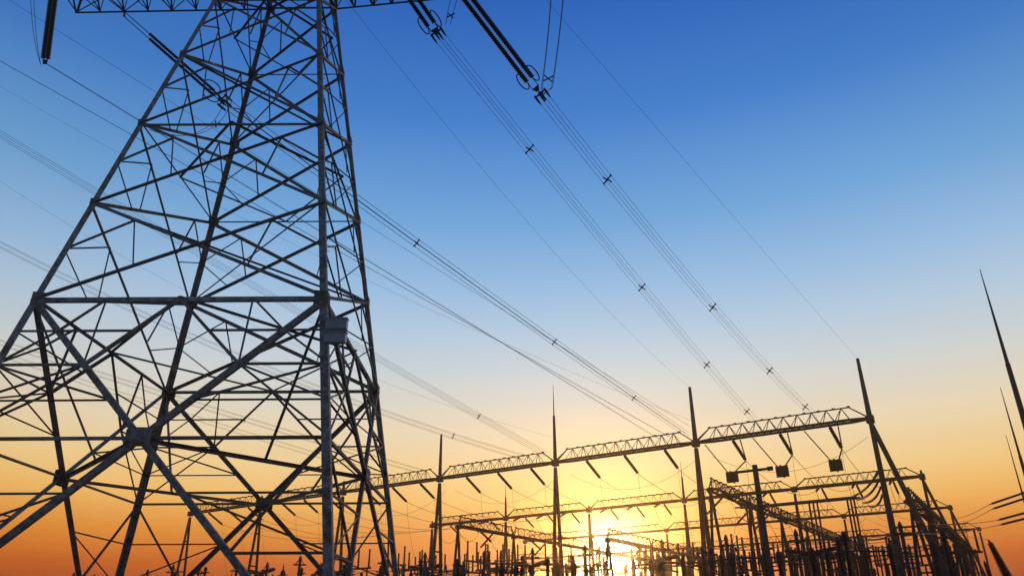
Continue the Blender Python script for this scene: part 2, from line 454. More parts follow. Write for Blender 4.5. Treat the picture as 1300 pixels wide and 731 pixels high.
# two enamel plates on the nearest leg
c0 = leg('B', 13.45)
for dz in (.31, -.31):
    m = MB(); c = c0 + V((.46, -.34, dz)); m.box(c, .9, .3, .48); m.box(c + V((0, -.01, .225)), .96, .36, .04)
    m.build('sign_plate', PLATE, pyl)

# ------------------------------------------------------------------ insulators
def disc_profile(L_, nd, rd, rc=.045):
    rc = max(rc, rd * .74)
    pr = [(0, .03)]; st = L_ / nd
    for i in range(nd):
        z = i * st
        pr += [(z + st * .12, rc), (z + st * .3, rc), (z + st * .42, rd * .9), (z + st * .56, rd), (z + st * .64, rd * .8), (z + st * .74, rc * .8)]
    pr.append((L_, .03)); return pr
def string_thing(p, q, label, sep=.0, rd=.17, frac=(.12, .9), group=None, rings=True, material=None):
    """strain or suspension set from anchor p to conductor end q"""
    p, q = V(p), V(q); d = (q - p).normalized(); Ln = (q - p).length
    side = d.cross(UP).normalized()
    root = thing('insulator_string', label, 'insulator', p, group)
    a, b = Ln * frac[0], Ln * frac[1]
    offs = (-sep / 2, sep / 2) if sep else (0,)
    for o in offs:
        m = MB(); m.lathe(p + side * o + d * a, d, disc_profile(b - a, max(8, int((b - a) / .17)), rd), 10)
        m.build('disc_stack', material or PORC, root)
    f = MB()
    if not sep: f.tube([p, q], .035, 6)
    for o in (offs if sep else ()): f.tube([p + side * o, p + side * o + d * (b + (Ln - b) * .5)], .03, 6)
    if sep:
        nrm = d.cross(side)
        f.plate(p + d * (b + (Ln - b) * .5), nrm, [(-sep * .62, .1), (sep * .62, .1), (.12, -.25), (-.12, -.25)], .03, up=-d)
        f.plate(p + d * .15, nrm, [(-sep * .5, -.08), (sep * .5, -.08), (sep * .5, .08), (-sep * .5, .08)], .03, up=-d)
    if sep: f.tube([p + d * (b + (Ln - b) * .5), q], .035, 6)
    f.build('yoke_fittings', DARK, root)
    if rings and sep:
        nrm = d.cross(side); k = MB()
        for e in (-1, 1):
            k.bar(q + side * .3 * e + nrm * .3 - d * .2, q + side * .3 * e - nrm * .3 - d * .2, .07, .1)
            for e2 in (-1, 1): k.lathe(q + side * .3 * e + nrm * .3 * e2 - d * .35, d, [(0, .05), (.1, .09), (.5, .08), (.8, .04)], 8)
        k.bar(q + side * .34 - d * .2, q - side * .34 - d * .2, .09, .12); k.build('clamp_frame', DARK, root)
        r = MB()
        for o in offs:
            c = p + side * o * 1.9 + d * (b - .25)
            r.ring(c, side, .42, .045, 18, 6, 1.5, d)
        r.build('grading_ring', DARK, root)
    return root

# ------------------------------------------------------------------ switchyard grid: s runs along the gantries, t away from the pylon
O2 = V((44.2, 91.8, 0)); U = V((-.834, .552, 0)).normalized(); NN = V((.552, .834, 0)).normalized()
GRZ = math.atan2(U.y, U.x)
def G(s, t, z=0): return O2 + U * s + NN * t + V((0, 0, z))
HB = 26.0
def truss_beam(p, q, wbot, hgt, root, name='beam', bays=10, taper=2.2, dz=.0, ch=.16, lace=.075):
    p, q = V(p), V(q); d = (q - p).normalized(); side = d.cross(UP).normalized(); Ln = (q - p).length; m = MB()
    a, b = p + d * taper, q - d * taper; h = V((0, 0, hgt))
    for s_ in (-1, 1):
        o = side * s_ * wbot / 2
        m.tube([p + o * .3, a + o, b + o, q + o * .3], ch * 1.1, 6)
        m.tube([p + o * .3 + V((0, 0, .05)), a + h], ch * .5, 6); m.tube([q + o * .3 + V((0, 0, .05)), b + h], ch * .5, 6)
    m.tube([a + h, b + h], ch * .55, 6)
    P = [lerp(a, b, i / bays) for i in range(bays + 1)]
    for i in range(bays + 1):
        for s_ in (-1, 1):
            o = side * s_ * wbot / 2
            if i < bays:
                pm = lerp(P[i], P[i + 1], .5)
                m.bar(P[i] + o, pm + h, lace); m.bar(pm + h, P[i + 1] + o, lace)
        m.bar(P[i] - side * wbot / 2, P[i] + side * wbot / 2, lace)
        if i < bays: m.bar(P[i] - side * wbot / 2, P[i + 1] + side * wbot / 2, lace * .8)
        m.box(P[i] + h + V((0, 0, .08)), .34, .34, .14, math.atan2(d.y, d.x))
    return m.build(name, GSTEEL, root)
def column(s, t, top, root, rod=0, strut=0, splay=1.9, Hh=HB, r=.27):
    m = MB(); c = G(s, t)
    apex = c + V((0, 0, Hh))
    if splay:
        for k in (-1, 1):
            m.tube([c + NN * splay * k, lerp(c + NN * splay * k, apex, .97)], r * 1.05, 8, r * .85)
        for z in (Hh * .3, Hh * .55, Hh * .78):
            w_ = splay * (1 - z / Hh); m.bar(c - NN * w_ + V((0, 0, z)), c + NN * w_ + V((0, 0, z)), .2, .24)
    else: m.tube([c, apex], r * 1.2, 8, r)
    m.box(apex + V((0, 0, -.1)), .9, .9, .9, GRZ)
    if strut:
        m.tube([c - U * strut, apex - V((0, 0, .6))], r * 1.1, 8, r * .9)
        m.bar(c + V((0, 0, Hh * .5)), c - U * strut * .5 + V((0, 0, Hh * .5)), .2)
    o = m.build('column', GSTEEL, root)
    f = MB()
    if top > Hh: f.tube([apex, c + V((0, 0, top - rod))], r * 1.05, 8, r * .62)
    if rod: f.tube([c + V((0, 0, top - rod - .1)), c + V((0, 0, top))], .1, 6, .03)
    if f.v: f.build('lightning_spike', GSTEEL, o)
    return o
SP, SP2 = 22.6, 21.2
row1 = thing('portal_gantry', 'tall near row of portal gantries with long white-sky lattice beam and high masts', 'gantry', G(0, 0))
row1['label'] = 'nearest and tallest switchyard gantry, long lattice beam on spiked A-frame columns'
tops = [33.8, 34.0, 38.3, 33.5, 28.0, 27.5, 27.0]
for i in range(7):
    column(i * SP, 0, tops[i], row1, 5.0 if i == 2 else 0, 6.5 if i == 0 else 0, 1.2 if i == 0 else 1.9, r=.33 if i < 2 else .29)
    if i: truss_beam(G((i - 1) * SP, 0, HB), G(i * SP, 0, HB), 1.5, 1.75, row1)
row2 = thing('portal_gantry', 'second switchyard gantry row, its beam seen just below the nearest gantry beam', 'gantry', G(0, 45))
for i in range(6):
    column(i * SP2, 45, (27, 26.5, 33.5, 26.8, 33.5, 27)[i], row2, 3 if i in (2, 4) else 0, 6.5 if i == 0 else 0, .9 if i == 0 else 1.6)
    if i: truss_beam(G((i - 1) * SP2, 45, HB), G(i * SP2, 45, HB), 1.4, 1.6, row2, ch=.2, lace=.06)
row3 = thing('portal_gantry', 'third switchyard gantry row, low beam ending at the right in a leaning column', 'gantry', G(0, 86))
for i in range(6):
    column(i * SP2, 86, 26.5, row3, 0, 6.5 if i == 0 else 0, .9 if i == 0 else 1.6)
    if i: truss_beam(G((i - 1) * SP2, 86, HB), G(i * SP2, 86, HB), 1.4, 1.6, row3, ch=.2, lace=.06)
row4 = thing('portal_gantry', 'dim most distant gantry row, a thin beam line low against the glow', 'gantry', G(0, 130))
for i in range(8):
    column(i * SP2 - 2, 130, 26.5, row4, 0, 0, 1.6)
    if i: truss_beam(G((i - 1) * SP2 - 2, 130, HB), G(i * SP2 - 2, 130, HB), 1.4, 1.6, row4, ch=.2, lace=.06)
# lower transverse busbar gantries
def transverse(s, t0, t1, z, label, step=17):
    root = thing('busbar_gantry', label, 'gantry', G(s, t0)); k = max(1, round((t1 - t0) / step))
    for i in range(k + 1):
        t = t0 + (t1 - t0) * i / k; m = MB(); c = G(s, t)
        for e in (-1, 1): m.tube([c + U * 1.6 * e, c + V((0, 0, z - .3))], .24, 8, .2)
        m.bar(c - U * .8 + V((0, 0, z * .5)), c + U * .8 + V((0, 0, z * .5)), .2)
        m.box(c + V((0, 0, z - .2)), .7, .7, .7, GRZ)
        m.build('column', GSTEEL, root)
        if i: truss_beam(G(s, t0 + (t1 - t0) * (i - 1) / k, z), G(s, t, z), 1.4, 1.5, root, bays=8, taper=.8)
    return root
transverse(22.0, 2.2, 104, 20, 'lower cross gantry running away from the bare mast towards the right, crowded with lattice')
transverse(66.0, 3, 70, 18.5, 'low lattice cross gantry behind the left spiked mast, running towards the sun')
transverse(42.0, 10, 60, 15.5, 'lowest reddish cross gantry between the sun and the bare mast')
transverse(-2.0, 4, 84, 16.5, 'low cross gantry at the right edge of the yard linking the leaning columns')

# ------------------------------------------------------------------ strain insulators under the gantry beams and their conductors
ORD = ['leftmost', 'middle', 'rightmost']
BAY1 = ['right bay', 'bay left of the bare mast', 'bay left of the needle mast', 'bay left of the short mast', 'first bay behind the pylon', 'second bay behind the pylon']
def sag(p, q, s_, n=24): return [lerp(p, q, i / n) - V((0, 0, 4 * s_ * (i / n) * (1 - i / n))) for i in range(n + 1)]
def wire_thing(name, pts, r, label, cat='wire', group=None, n=5):
    m = MB(); m.tube(pts, r, n, cap=True); return tag(m.build(name, WIRE, loc=pts[0]), label, cat, group)
def curve3(a, c, b, n=18): return [a * (1 - x) ** 2 + c * 2 * x * (1 - x) + b * x * x for x in [i / n for i in range(n + 1)]]
for b in range(6):
    for k, fr in enumerate((.78, .5, .22)):
        s_ = (b + fr) * SP; p = G(s_, .7, HB - .15); q = G(s_ - .3, 4.6, HB - 2.3)
        string_thing(p, q, f'{ORD[k]} strain insulator under the nearest gantry beam, {BAY1[b]}', 0, 0.24, (.04, .95), 'strain insulators under the nearest gantry', False)
        e = G(s_ * SP2 / SP, 44.2, HB - .2); e2 = G(s_ * SP2 / SP, 41, HB - 1.4)
        wire_thing('busbar_conductor', sag(q, e2, 2.2, 20), .035, f'{ORD[k]} sagging conductor behind the nearest gantry, {BAY1[b]}', 'wire', 'conductors strung between the gantries')
        if b < 5:
            string_thing(e, e2, f'{ORD[k]} near-side insulator on second gantry row, {BAY1[b]}', 0, .2, (.04, .95), 'insulators on the second gantry', False)
            p3 = G(s_ * SP2 / SP, 45.8, HB - .2); q3 = G(s_ * SP2 / SP, 49.4, HB - 1.9)
            string_thing(p3, q3, f'{ORD[k]} far-side insulator under second gantry row, {BAY1[b]}', 0, .2, (.04, .95), 'insulators on the second gantry', False)
            wire_thing('busbar_conductor', sag(q3, G(s_ * SP2 / SP, 85.3, HB - .8), 2.4, 18), .035, f'{ORD[k]} sagging conductor beyond second gantry row, {BAY1[b]}', 'wire', 'conductors strung between the gantries')
            loop = [e2, *curve3(e2, G(s_ * SP2 / SP, 45, HB - 7), q3, 14)[1:]]
            wire_thing('jumper_wire', loop, .04, f'{ORD[k]} U-shaped jumper loop under second gantry row, {BAY1[b]}', 'wire', 'jumper loops under the second gantry')
        # slack dropper down to the yard
        f_ = G(s_ - 1.5, 9, 9.5); mid = G(s_ + .5, 6, 17)
        pts = [q * (1 - x) ** 2 + mid * 2 * x * (1 - x) + f_ * x * x for x in [i / 16 for i in range(17)]]
        wire_thing('dropper_wire', pts, .022, f'{ORD[k]} slack dropper wire below the strain insulators, {BAY1[b]}', 'wire', 'slack dropper wires')
# slack shield/jumper wires drooping from mast to mast beneath the beam
for b in range(6):
    p, q = G(b * SP + 1, 3, 24.5), G((b + 1) * SP - 1, 3, 24.5)
    wire_thing('slack_wire', sag(p, q, 3.2), .022, f'thin slack wire drooping under nearest gantry beam, {BAY1[b]}', 'wire', 'slack wires under the nearest gantry')

# wave traps hanging in the right bay
for k, (x, y) in enumerate(((930, 605), (993, 597.5), (1061, 590))):
    sx = (0.765, .475, .185)[k] * SP
    best = min(((px(G(s_ * .05, 2.0, z_ * .1))[0] - x) ** 2 + (px(G(s_ * .05, 2.0, z_ * .1))[1] - y) ** 2, s_ * .05, z_ * .1) for s_ in range(0, 460, 2) for z_ in range(150, 260, 2))
    s0, z0 = best[1], best[2]; c = G(s0, 2.0, z0)
    lab = ('leftmost of three dark drum line traps hanging below the right gantry beam', 'middle one of three dark drum line traps hanging below the right gantry beam', 'rightmost of three dark drum line traps, nearest the leaning end column')[k]
    root = thing('line_trap', lab, 'line trap', c, 'line traps hanging from the gantry')
    m = MB(); m.lathe(c - V((0, 0, .6)), UP, [(0, .72), (.04, .8)] + [(.08 + i * .09 + dz, .8 + dr) for i in range(12) for dz, dr in ((0, 0), (.03, .03), (.06, 0))] + [(1.2, .72)], 20)
    m.build('coil', DARK, root)
    for zz, nm in ((.68, 'spider'), (-.68, 'spider')):
        m = MB(); 
        for r_ in (0, math.pi / 2): m.box(c + V((0, 0, zz)), 1.7, .12, .1, GRZ + r_) if r_ == 0 else m.box(c + V((0, 0, zz + .0)), .11, 1.7, .09, GRZ)
        m.build(nm, DARK, root)
    sq = (.78, .5, .22)[k] * SP
    for a, e in ((G(s0 + .55, 2.0, z0 + .7), G(s0 + 2.9, .8, HB - .2)), (G(s0 - .5, 2.0, z0 + .7), G(sq - .3, 4.5, HB - 2.35)), (G(sq - .36, 4.5, HB - 2.2), G(sq - 1.0, .8, HB - .2))):
        d_ = e - a; m = MB(); m.lathe(a, d_, disc_profile(d_.length, int(d_.length / .2), .1, .03), 8); m.build('suspension_string', PORC, root)

# ------------------------------------------------------------------ overhead lines
def fitsag(S_, E_, mid):
    best = None
    for i in range(0, 240):
        sg = i * .05; dmin = min((px(P)[0] - mid[0]) ** 2 + (px(P)[1] - mid[1]) ** 2 for P in sag(S_, E_, sg, 80))
        if best is None or dmin < best[0]: best = (dmin, sg)
    return best[1]
def bundle(name, label, S_, E_, mid, sep, spacers, r=.02, n=4, group='conductor bundles', cat='power line'):
    S_, E_ = V(S_), V(E_); sg = fitsag(S_, E_, mid); root = thing(name, label, cat, S_, group)
    d = (E_ - S_).normalized(); side = d.cross(UP).normalized(); up = side.cross(d)
    offs = [(-1, -1), (1, -1), (1, 1), (-1, 1)] if n == 4 else [(-1, 0), (1, 0)]
    for (i, j) in offs:
        o = side * i * sep / 2 + up * j * sep / 2
        m = MB(); pts = sag(S_ + o, E_ + o, sg, 44)
        m.tube(pts, r, 5); m.build('wire', WIRE, root)
    base_ = sag(S_, E_, sg, 400)
    for (sx, sy) in spacers:
        c = min(base_, key=lambda P: (px(P)[0] - sx) ** 2 + (px(P)[1] - sy) ** 2); m = MB()
        if n == 4:
            m.obox(c - (side + up) * sep * .55, c + (side + up) * sep * .55, d, (side - up).normalized(), .035, .045)
            m.obox(c - (side - up) * sep * .55, c + (side - up) * sep * .55, d, (side + up).normalized(), .03, .04)
            m.lathe(c - d * .07, d, [(0, .1), (.14, .1)], 8)
            for (i, j) in offs: m.lathe(c + side * i * sep / 2 + up * j * sep / 2 - d * .09, d, [(0, .06), (.18, .06)], 6)
        else: m.obox(c - side * sep * .6, c + side * sep * .6, d, up, .05, .05)
        m.build('spacer', DARK, root)
    return root
zt = HB + 1.9
def on_beam(s_, t=-.5, z=HB + 1.2): return G(s_, t, z)
def s_at(x):   # place along the nearest beam whose bearing matches
    return min((abs(px(on_beam(i * .1))[0] - x), i * .1) for i in range(0, 1350))[1]
# right outer phase
S1 = atY(688, 122, 43); A1 = atY(578, -22, 38.6)
string_thing(A1, S1, 'long double strain insulator hanging from the top edge, rightmost on the pylon', .62, .23, (.1, .86))
bundle('conductor_bundle', 'rightmost four-wire bundle with cross spacers, falling to the right gantry bay', S1, on_beam(s_at(1034)), (905, 390), .62,
       [(772, 228), (905, 390), (978, 470), (1022, 517)], .015)
S2 = atY(556, 44, 41.5); A2 = atY(505, -30, 38.2)
string_thing(A2, S2, 'strain insulator with ring fittings at the top edge, right beside the pylon arm', .62, .2, (.1, .84))
bundle('conductor_bundle', 'four-wire conductor bundle just left of the rightmost one, starting at the top edge', S2, on_beam(s_at(962)), (814, 366), .62,
       [(673, 190), (814, 366), (897, 463), (949, 522)], .015)
S3 = atY(285, 130, 43.5); A3 = V((-27.5, 40.45, 41.9))
string_thing(A3, S3, 'double strain insulator slanting down behind the pylon from its left arm', .55, .13, (.26, .9))
bundle('conductor_bundle', 'four-wire bundle passing behind the pylon down to the bare mast', S3, on_beam(s_at(872)), (703, 435), .5,
       [(527, 312), (703, 435), (808, 500)], .022)
S4 = atY(57, 80, 43); A4 = atY(69, -14, 41.2)
string_thing(A4, S4, 'thick hanging insulator at the upper left corner, left of the pylon', .3, .2, (.02, .95), rings=False)
bundle('conductor_bundle', 'sagging close twin wire leaving the upper left insulator and crossing behind the pylon', S4, on_beam(s_at(836)), (468, 291), .1, [], .018, 2)
# jumper loops
jl = thing('jumper_loop', 'pair of near-vertical jumper wires at the top edge above the right insulator end', 'wire', S1)
for x0, x1 in ((701, 687), (717, 700)):
    for dd in (0, .35):
        m = MB(); m.tube(curve3(atY(x1 + dd * 4, 112, 42.6 + dd), atY((x0 + x1) / 2 + 4, 40, 41.4 + dd), atY(x0 + dd * 4, -40, 39.5 + dd))[::-1] + [S1 + V((.1, -.1, .3 * dd))], .022, 5); m.build('wire', WIRE, jl)
m = MB(); c = atY(696, 100, 42.4)
for a_, b_ in ((V((1, 0, .6)), V((1, 0, -1.1))),):
    m.bar(c - a_ * .36, c + a_ * .36, .07); m.bar(c - b_ * .3, c + b_ * .3, .06)
m.build('spacer', DARK, jl)
jl = thing('jumper_loop', 'jumper wires curling up to the pylon arm at the top edge', 'wire', S2)
for x0, x1 in ((582, 566), (596, 572)):
    m = MB(); m.tube(curve3(atY(x1, 32, 41.5), atY(x1 + 2, 12, 40.6), atY(x0, -40, 38.6)), .022, 5); m.build('wire', WIRE, jl)
m = MB(); c = atY(572, 20, 41); m.bar(c - V((.28, 0, .18)), c + V((.28, 0, .18)), .07); m.bar(c - V((.2, 0, -.24)), c + V((.2, 0, -.24)), .06); m.build('spacer', DARK, jl)
jl = thing('jumper_loop', 'thin jumper wires beside the thick insulator in the upper left corner', 'wire', S4)
for x0, x1 in ((38, 42), (42, 47)):
    m = MB(); m.tube(curve3(atY(x0, -40, 40.6), atY(x1 - 4, 45, 42), atY(52, 83, 43)), .02, 5); m.build('wire', WIRE, jl)
jl = thing('jumper_loop', 'looped jumper hanging under the slanting insulator behind the pylon', 'wire', S3)
for k in (0, .5):
    m = MB(); m.tube(curve3(S3 + V((k, 0, 0)), atY(262, 190, 42.5) + V((k, 0, 0)), atY(190, 165, 41)), .022, 5); m.build('wire', WIRE, jl)
m = MB(); c = atY(274, 158, 43); m.bar(c - V((.3, 0, .1)), c + V((.3, 0, .1)), .07); m.bar(c - V((.06, 0, -.3)), c + V((.06, 0, -.3)), .07); m.build('spacer', DARK, jl)
# earth wires
def single(label, S_, E_, mid, r=.016, name='earth_wire'):
    S_, E_ = V(S_), V(E_); return wire_thing(name, sag(S_, E_, fitsag(S_, E_, mid), 40), r, label, 'wire')
single('thin earth wire falling from the pylon to the top of the bare mast', atY(428, -14, 38.5), G(SP, 0, 34.0), (655, 262), .011)
single('thin earth wire at far right falling to the top of the rightmost mast', atY(650, -50, 38.5), G(0, 0, 33.8), (900, 235), .011)
# lines arriving from the left, beyond the frame
single('thin wire crossing the upper left corner and passing behind the pylon', atY(-60, -45, 62), on_beam(s_at(874), 0, 28.5), (195, 113), .022, 'line_wire')
bundle('conductor_bundle', 'twin wire from the left edge running behind the pylon to the bare mast', atY(-60, 44, 66), on_beam(s_at(850)), (468, 333), .1, [], .018, 2)
bundle('conductor_bundle', 'faint four-wire bundle entering at the left edge above the middle of the pylon', atY(-70, 128, 78), on_beam(s_at(694)), (490, 462), .62, [(613, 520)], .022)
bundle('conductor_bundle', 'faint four-wire bundle entering at the left edge level with the pylon waist', atY(-70, 273, 92), on_beam(s_at(668)), (490, 524), .65, [(575, 556)], .022)
bundle('conductor_bundle', 'lowest faint bundle entering at the left edge just below the pylon waist', atY(-70, 412, 105), on_beam(s_at(540)), (320, 535), .65, [(318, 513)], .022)
bundle('conductor_bundle', 'second lowest faint bundle entering at the left below the pylon waist', atY(-70, 425, 118), on_beam(s_at(500)), (200, 515), .65, [], .017)
single('faint wire entering at the left edge above the faint upper bundle', atY(-60, 75, 80), on_beam(s_at(880), 0, 29), (150, 195), .014, 'line_wire')
single('faint wire entering at the left edge between the two faint bundles', atY(-60, 190, 90), on_beam(s_at(700), 0, 30), (80, 280), .014, 'line_wire')

# ------------------------------------------------------------------ switchyard equipment
def pedestal(h, wd, root, nm='pedestal'):
    m = MB()
    for a in (-1, 1):
        for b in (-1, 1): m.bar(V((a * wd, b * wd, 0)), V((a * wd * .72, b * wd * .72, h)), .12)
    k = max(2, int(h / .9))
    for i in range(k):
        z0, z1 = h * i / k, h * (i + 1) / k; w0, w1 = wd * (1 - .28 * i / k), wd * (1 - .28 * (i + 1) / k)
        for (a, b), (c, d) in (((-1, -1), (1, -1)), ((1, -1), (1, 1)), ((1, 1), (-1, 1)), ((-1, 1), (-1, -1))):
            if i % 2: a, b, c, d = c, d, a, b
            m.bar(V((a * w0, b * w0, z0)), V((c * w1, d * w1, z1)), .06)
    m.box(V((0, 0, h + .06)), wd * 1.9, wd * 1.9, .12)
    return m.build(nm, GSTEEL, root)
def shed(z0, z1, r0, r1, n=None):
    n = n or int((z1 - z0) / .16); pr = []
    for i in range(n):
        r = r0 + (r1 - r0) * i / n; z = z0 + (z1 - z0) * i / n; st = (z1 - z0) / n
        pr += [(z, r * .72), (z + st * .35, r * .72), (z + st * .55, r), (z + st * .7, r), (z + st * .95, r * .74)]
    return pr
Z0 = V((0, 0, 0))
def k_post(h=9.2):
    root = thing('post_insulator', '', 'insulator'); pedestal(h * .36, .34, root)
    m = MB(); m.lathe(Z0, UP, shed(h * .36 + .12, h * .94, .24, .2)); m.build('insulator_stack', PORC, root)
    m = MB(); m.lathe(Z0, UP, [(h * .94, .14), (h * .95, .2), (h * .985, .2), (h, .08)], 10); m.ring(V((0, 0, h * .93)), UP, .5, .045, 16, 6); m.build('top_cap', DARK, root)
    return root
def k_ct(h=9.4):
    root = thing('current_transformer', '', 'transformer'); pedestal(h * .34, .42, root)
    m = MB(); m.lathe(Z0, UP, shed(h * .34 + .12, h * .8, .34, .26)); m.build('insulator_stack', PORC, root)
    m = MB(); m.lathe(Z0, UP, [(h * .8, .24), (h * .81, .3), (h * .9, .3), (h * .92, .22), (h * .93, .1), (h, .05)], 14)
    m.tube([V((-.8, 0, h * .87)), V((.8, 0, h * .87))], .06, 8); m.build('head_tank', DARK, root)
    return root
def k_cb(h=9.8):
    root = thing('circuit_breaker', '', 'circuit breaker'); pedestal(h * .33, .4, root)
    m = MB(); m.lathe(Z0, UP, shed(h * .33 + .12, h * .86, .3, .26)); m.build('support_column', PORC, root)
    m = MB(); m.lathe(V((0, -.45, h * .92)), V((0, 1, 0)), [(0, .2), (.05, .3), (.85, .3), (.9, .2)], 12); m.box(V((0, 0, h * .875)), .5, .5, .3); m.build('mechanism_head', DARK, root)
    for sx in (-1, 1):
        m = MB(); m.lathe(V((sx * .2, 0, h * .93)), V((sx, 0, .16)), [(0, .1)] + [(z, r) for z, r in shed(.1, 2.3, .26, .26)] + [(2.35, .2), (2.5, .2)], 12)
        m.build('interrupter', PORC, root)
    return root
def k_arr(h=10.2):
    root = thing('surge_arrester', '', 'arrester'); pedestal(h * .3, .32, root)
    m = MB(); m.lathe(Z0, UP, shed(h * .3 + .12, h * .52, .2, .2) + [(h * .53, .26), (h * .545, .26)] + shed(h * .55, h * .74, .2, .2) + [(h * .75, .26), (h * .765, .26)] + shed(h * .77, h * .95, .2, .2)); m.build('insulator_stack', GLASSY, root)
    m = MB(); m.ring(V((0, 0, h * .9)), UP, .75, .05, 18, 6)
    for a in range(4): m.bar(V((.75 * math.cos(a * 1.571), .75 * math.sin(a * 1.571), h * .9)), V((0, 0, h * .97)), .04)
    m.lathe(Z0, UP, [(h * .95, .2), (h * .965, .2), (h, .05)], 8); m.build('grading_ring', DARK, root)
    return root
def k_ds(h=9.0):
    root = thing('disconnector', '', 'disconnector'); m = MB()
    for sx in (-1, 1): m.tube([V((sx * 2.6, 0, 0)), V((sx * 2.6, 0, h * .42))], .18, 8)
    m.bar(V((-3.2, 0, h * .43)), V((3.2, 0, h * .43)), .3, .3); m.build('support_frame', GSTEEL, root)
    for sx in (-1, 1):
        m = MB(); m.lathe(V((sx * 2.6, 0, 0)), UP, shed(h * .45, h * .9, .24, .2)); m.build('insulator_stack', PORC, root)
    m = MB(); m.tube([V((-2.6, 0, h * .93)), V((-.2, 0, h * .95)), V((0, 0, h * 1.06))], .07, 6); m.tube([V((2.6, 0, h * .93)), V((.2, 0, h * .95)), V((0, 0, h * 1.06))], .07, 6)
    for sx in (-1, 1): m.lathe(V((sx * 2.6, 0, 0)), UP, [(h * .9, .22), (h * .96, .22), (h, .1)], 8)
    m.build('contact_arm', DARK, root)
    return root
KIND = dict(post=k_post, ct=k_ct, cb=k_cb, arr=k_arr, ds=k_ds)
NICE = dict(post=('ribbed post insulator on a lattice pedestal', 'post insulators in the yard'), ct=('round-headed current transformer on a lattice pedestal', 'current transformers in the yard'),
            cb=('T-shaped circuit breaker pole with two slanting arms', 'circuit breakers in the yard'), arr=('slim surge arrester with a ring at its top', 'surge arresters in the yard'),
            ds=('twin-post disconnector with a peaked contact arm', 'disconnectors in the yard'))
proto = {}
def where(x):
    return ('behind the pylon' if x < 505 else 'near the short mast' if x < 620 else 'near the needle mast' if x < 735 else
            'against the sun glare' if x < 830 else 'near the bare mast' if x < 930 else 'left of the leaning columns' if x < 1080 else 'by the leaning columns')
def row_name(t): return 'foremost row' if t < -30 else 'front row' if t < 0 else 'middle row' if t < 45 else 'far row'
cnt = 0
def put(kind, s_, t, scale=1.0, rz=0):
    global cnt
    scale *= 1.0 + .055 * max(0, min(3, s_ / SP - 1.3)) * random.uniform(.6, 1.25)
    p = G(s_, t); H_ = px(p + V((0, 0, 10.5 * scale)))
    if t < 50 and 742 < H_[0] < 806 and cnt % 3: cnt += 1; return
    if H_[0] < -10 or H_[0] > (1150 if t < -30 else 1236) or H_[1] > 731: return
    lab = f'{NICE[kind][0]} {where(H_[0])}, {row_name(t)}'
    if kind not in proto:
        r = KIND[kind](); proto[kind] = r; r.location = p; r.rotation_euler = (0, 0, GRZ + rz); r['label'] = lab; r['group'] = NICE[kind][1]
    else: r = copy_tree(proto[kind], p, GRZ + rz, lab, NICE[kind][1])
    r.scale = (scale,) * 3; cnt += 1
for b in range(-1, 6):
    for k, fr in enumerate((.2, .5, .8)):
        s_ = (b + fr) * SP
        put('arr', s_ + .6, -24, 1.06)
        if b < 2 or k == 1: put('post', s_ - 2.2, -20, 1.12)
        put('ct', s_, -8, 1.2)
        put('cb' if k == 1 else 'post', s_ + 1, 12, 1.3)
        if b < 3: put('ds', s_, 24, 1.35, math.pi / 2 if b % 2 else 0)
        put('post', s_ + 2, 33, 1.5)
        if b < 2:
            put('post', s_ + 1.2, -46, .8 + .05 * ((k + b) % 2))
            put('ct', s_ - 2.4, -32, .95)
            put('arr', s_ + 1.0, 55, 1.6); put('post', s_ - 2, 62, 1.75)
            put('ds', s_ + 2.0, -38, .85)
def k_frame(h=13.5):
    root = thing('bus_support_stand', '', 'support frame'); m = MB(); hb = h * .8
    for sx in (-1, 1): m.tube([V((sx * 1.9, 0, 0)), V((sx * 1.9, 0, hb))], .15, 8, .12)
    m.bar(V((-2.6, 0, hb)), V((2.6, 0, hb)), .2, .26); m.bar(V((-1.9, 0, hb * .55)), V((1.9, 0, hb * .62)), .08); m.build('frame', GSTEEL, root)
    for sx in (-1, 0, 1):
        m = MB(); m.lathe(V((sx * 2.2, 0, 0)), UP, shed(hb + .13, h * .98, .19, .15) + [(h * .985, .17), (h, .1)], 10); m.build('post_insulator', PORC, root)
    return root
def k_rod(h=16.0):
    root = thing('lattice_post', '', 'post'); m = MB()
    pedestal(h * .62, .3, root, 'lattice_shaft'); m.tube([V((0, 0, h * .62)), V((0, 0, h))], .07, 6, .025); m.build('needle', GSTEEL, root)
    m = MB(); m.lathe(Z0, UP, [(h * .625, .18), (h * .64, .26), (h * .66, .26), (h * .67, .1)], 10); m.build('lamp_head', DARK, root)
    return root
KIND.update(frame=k_frame, rod=k_rod)
NICE['frame'] = ('H-shaped bus support frame carrying three post insulators', 'bus support frames in the yard')
NICE['rod'] = ('slender lattice post with a thin needle top', 'slender lattice posts in the yard')
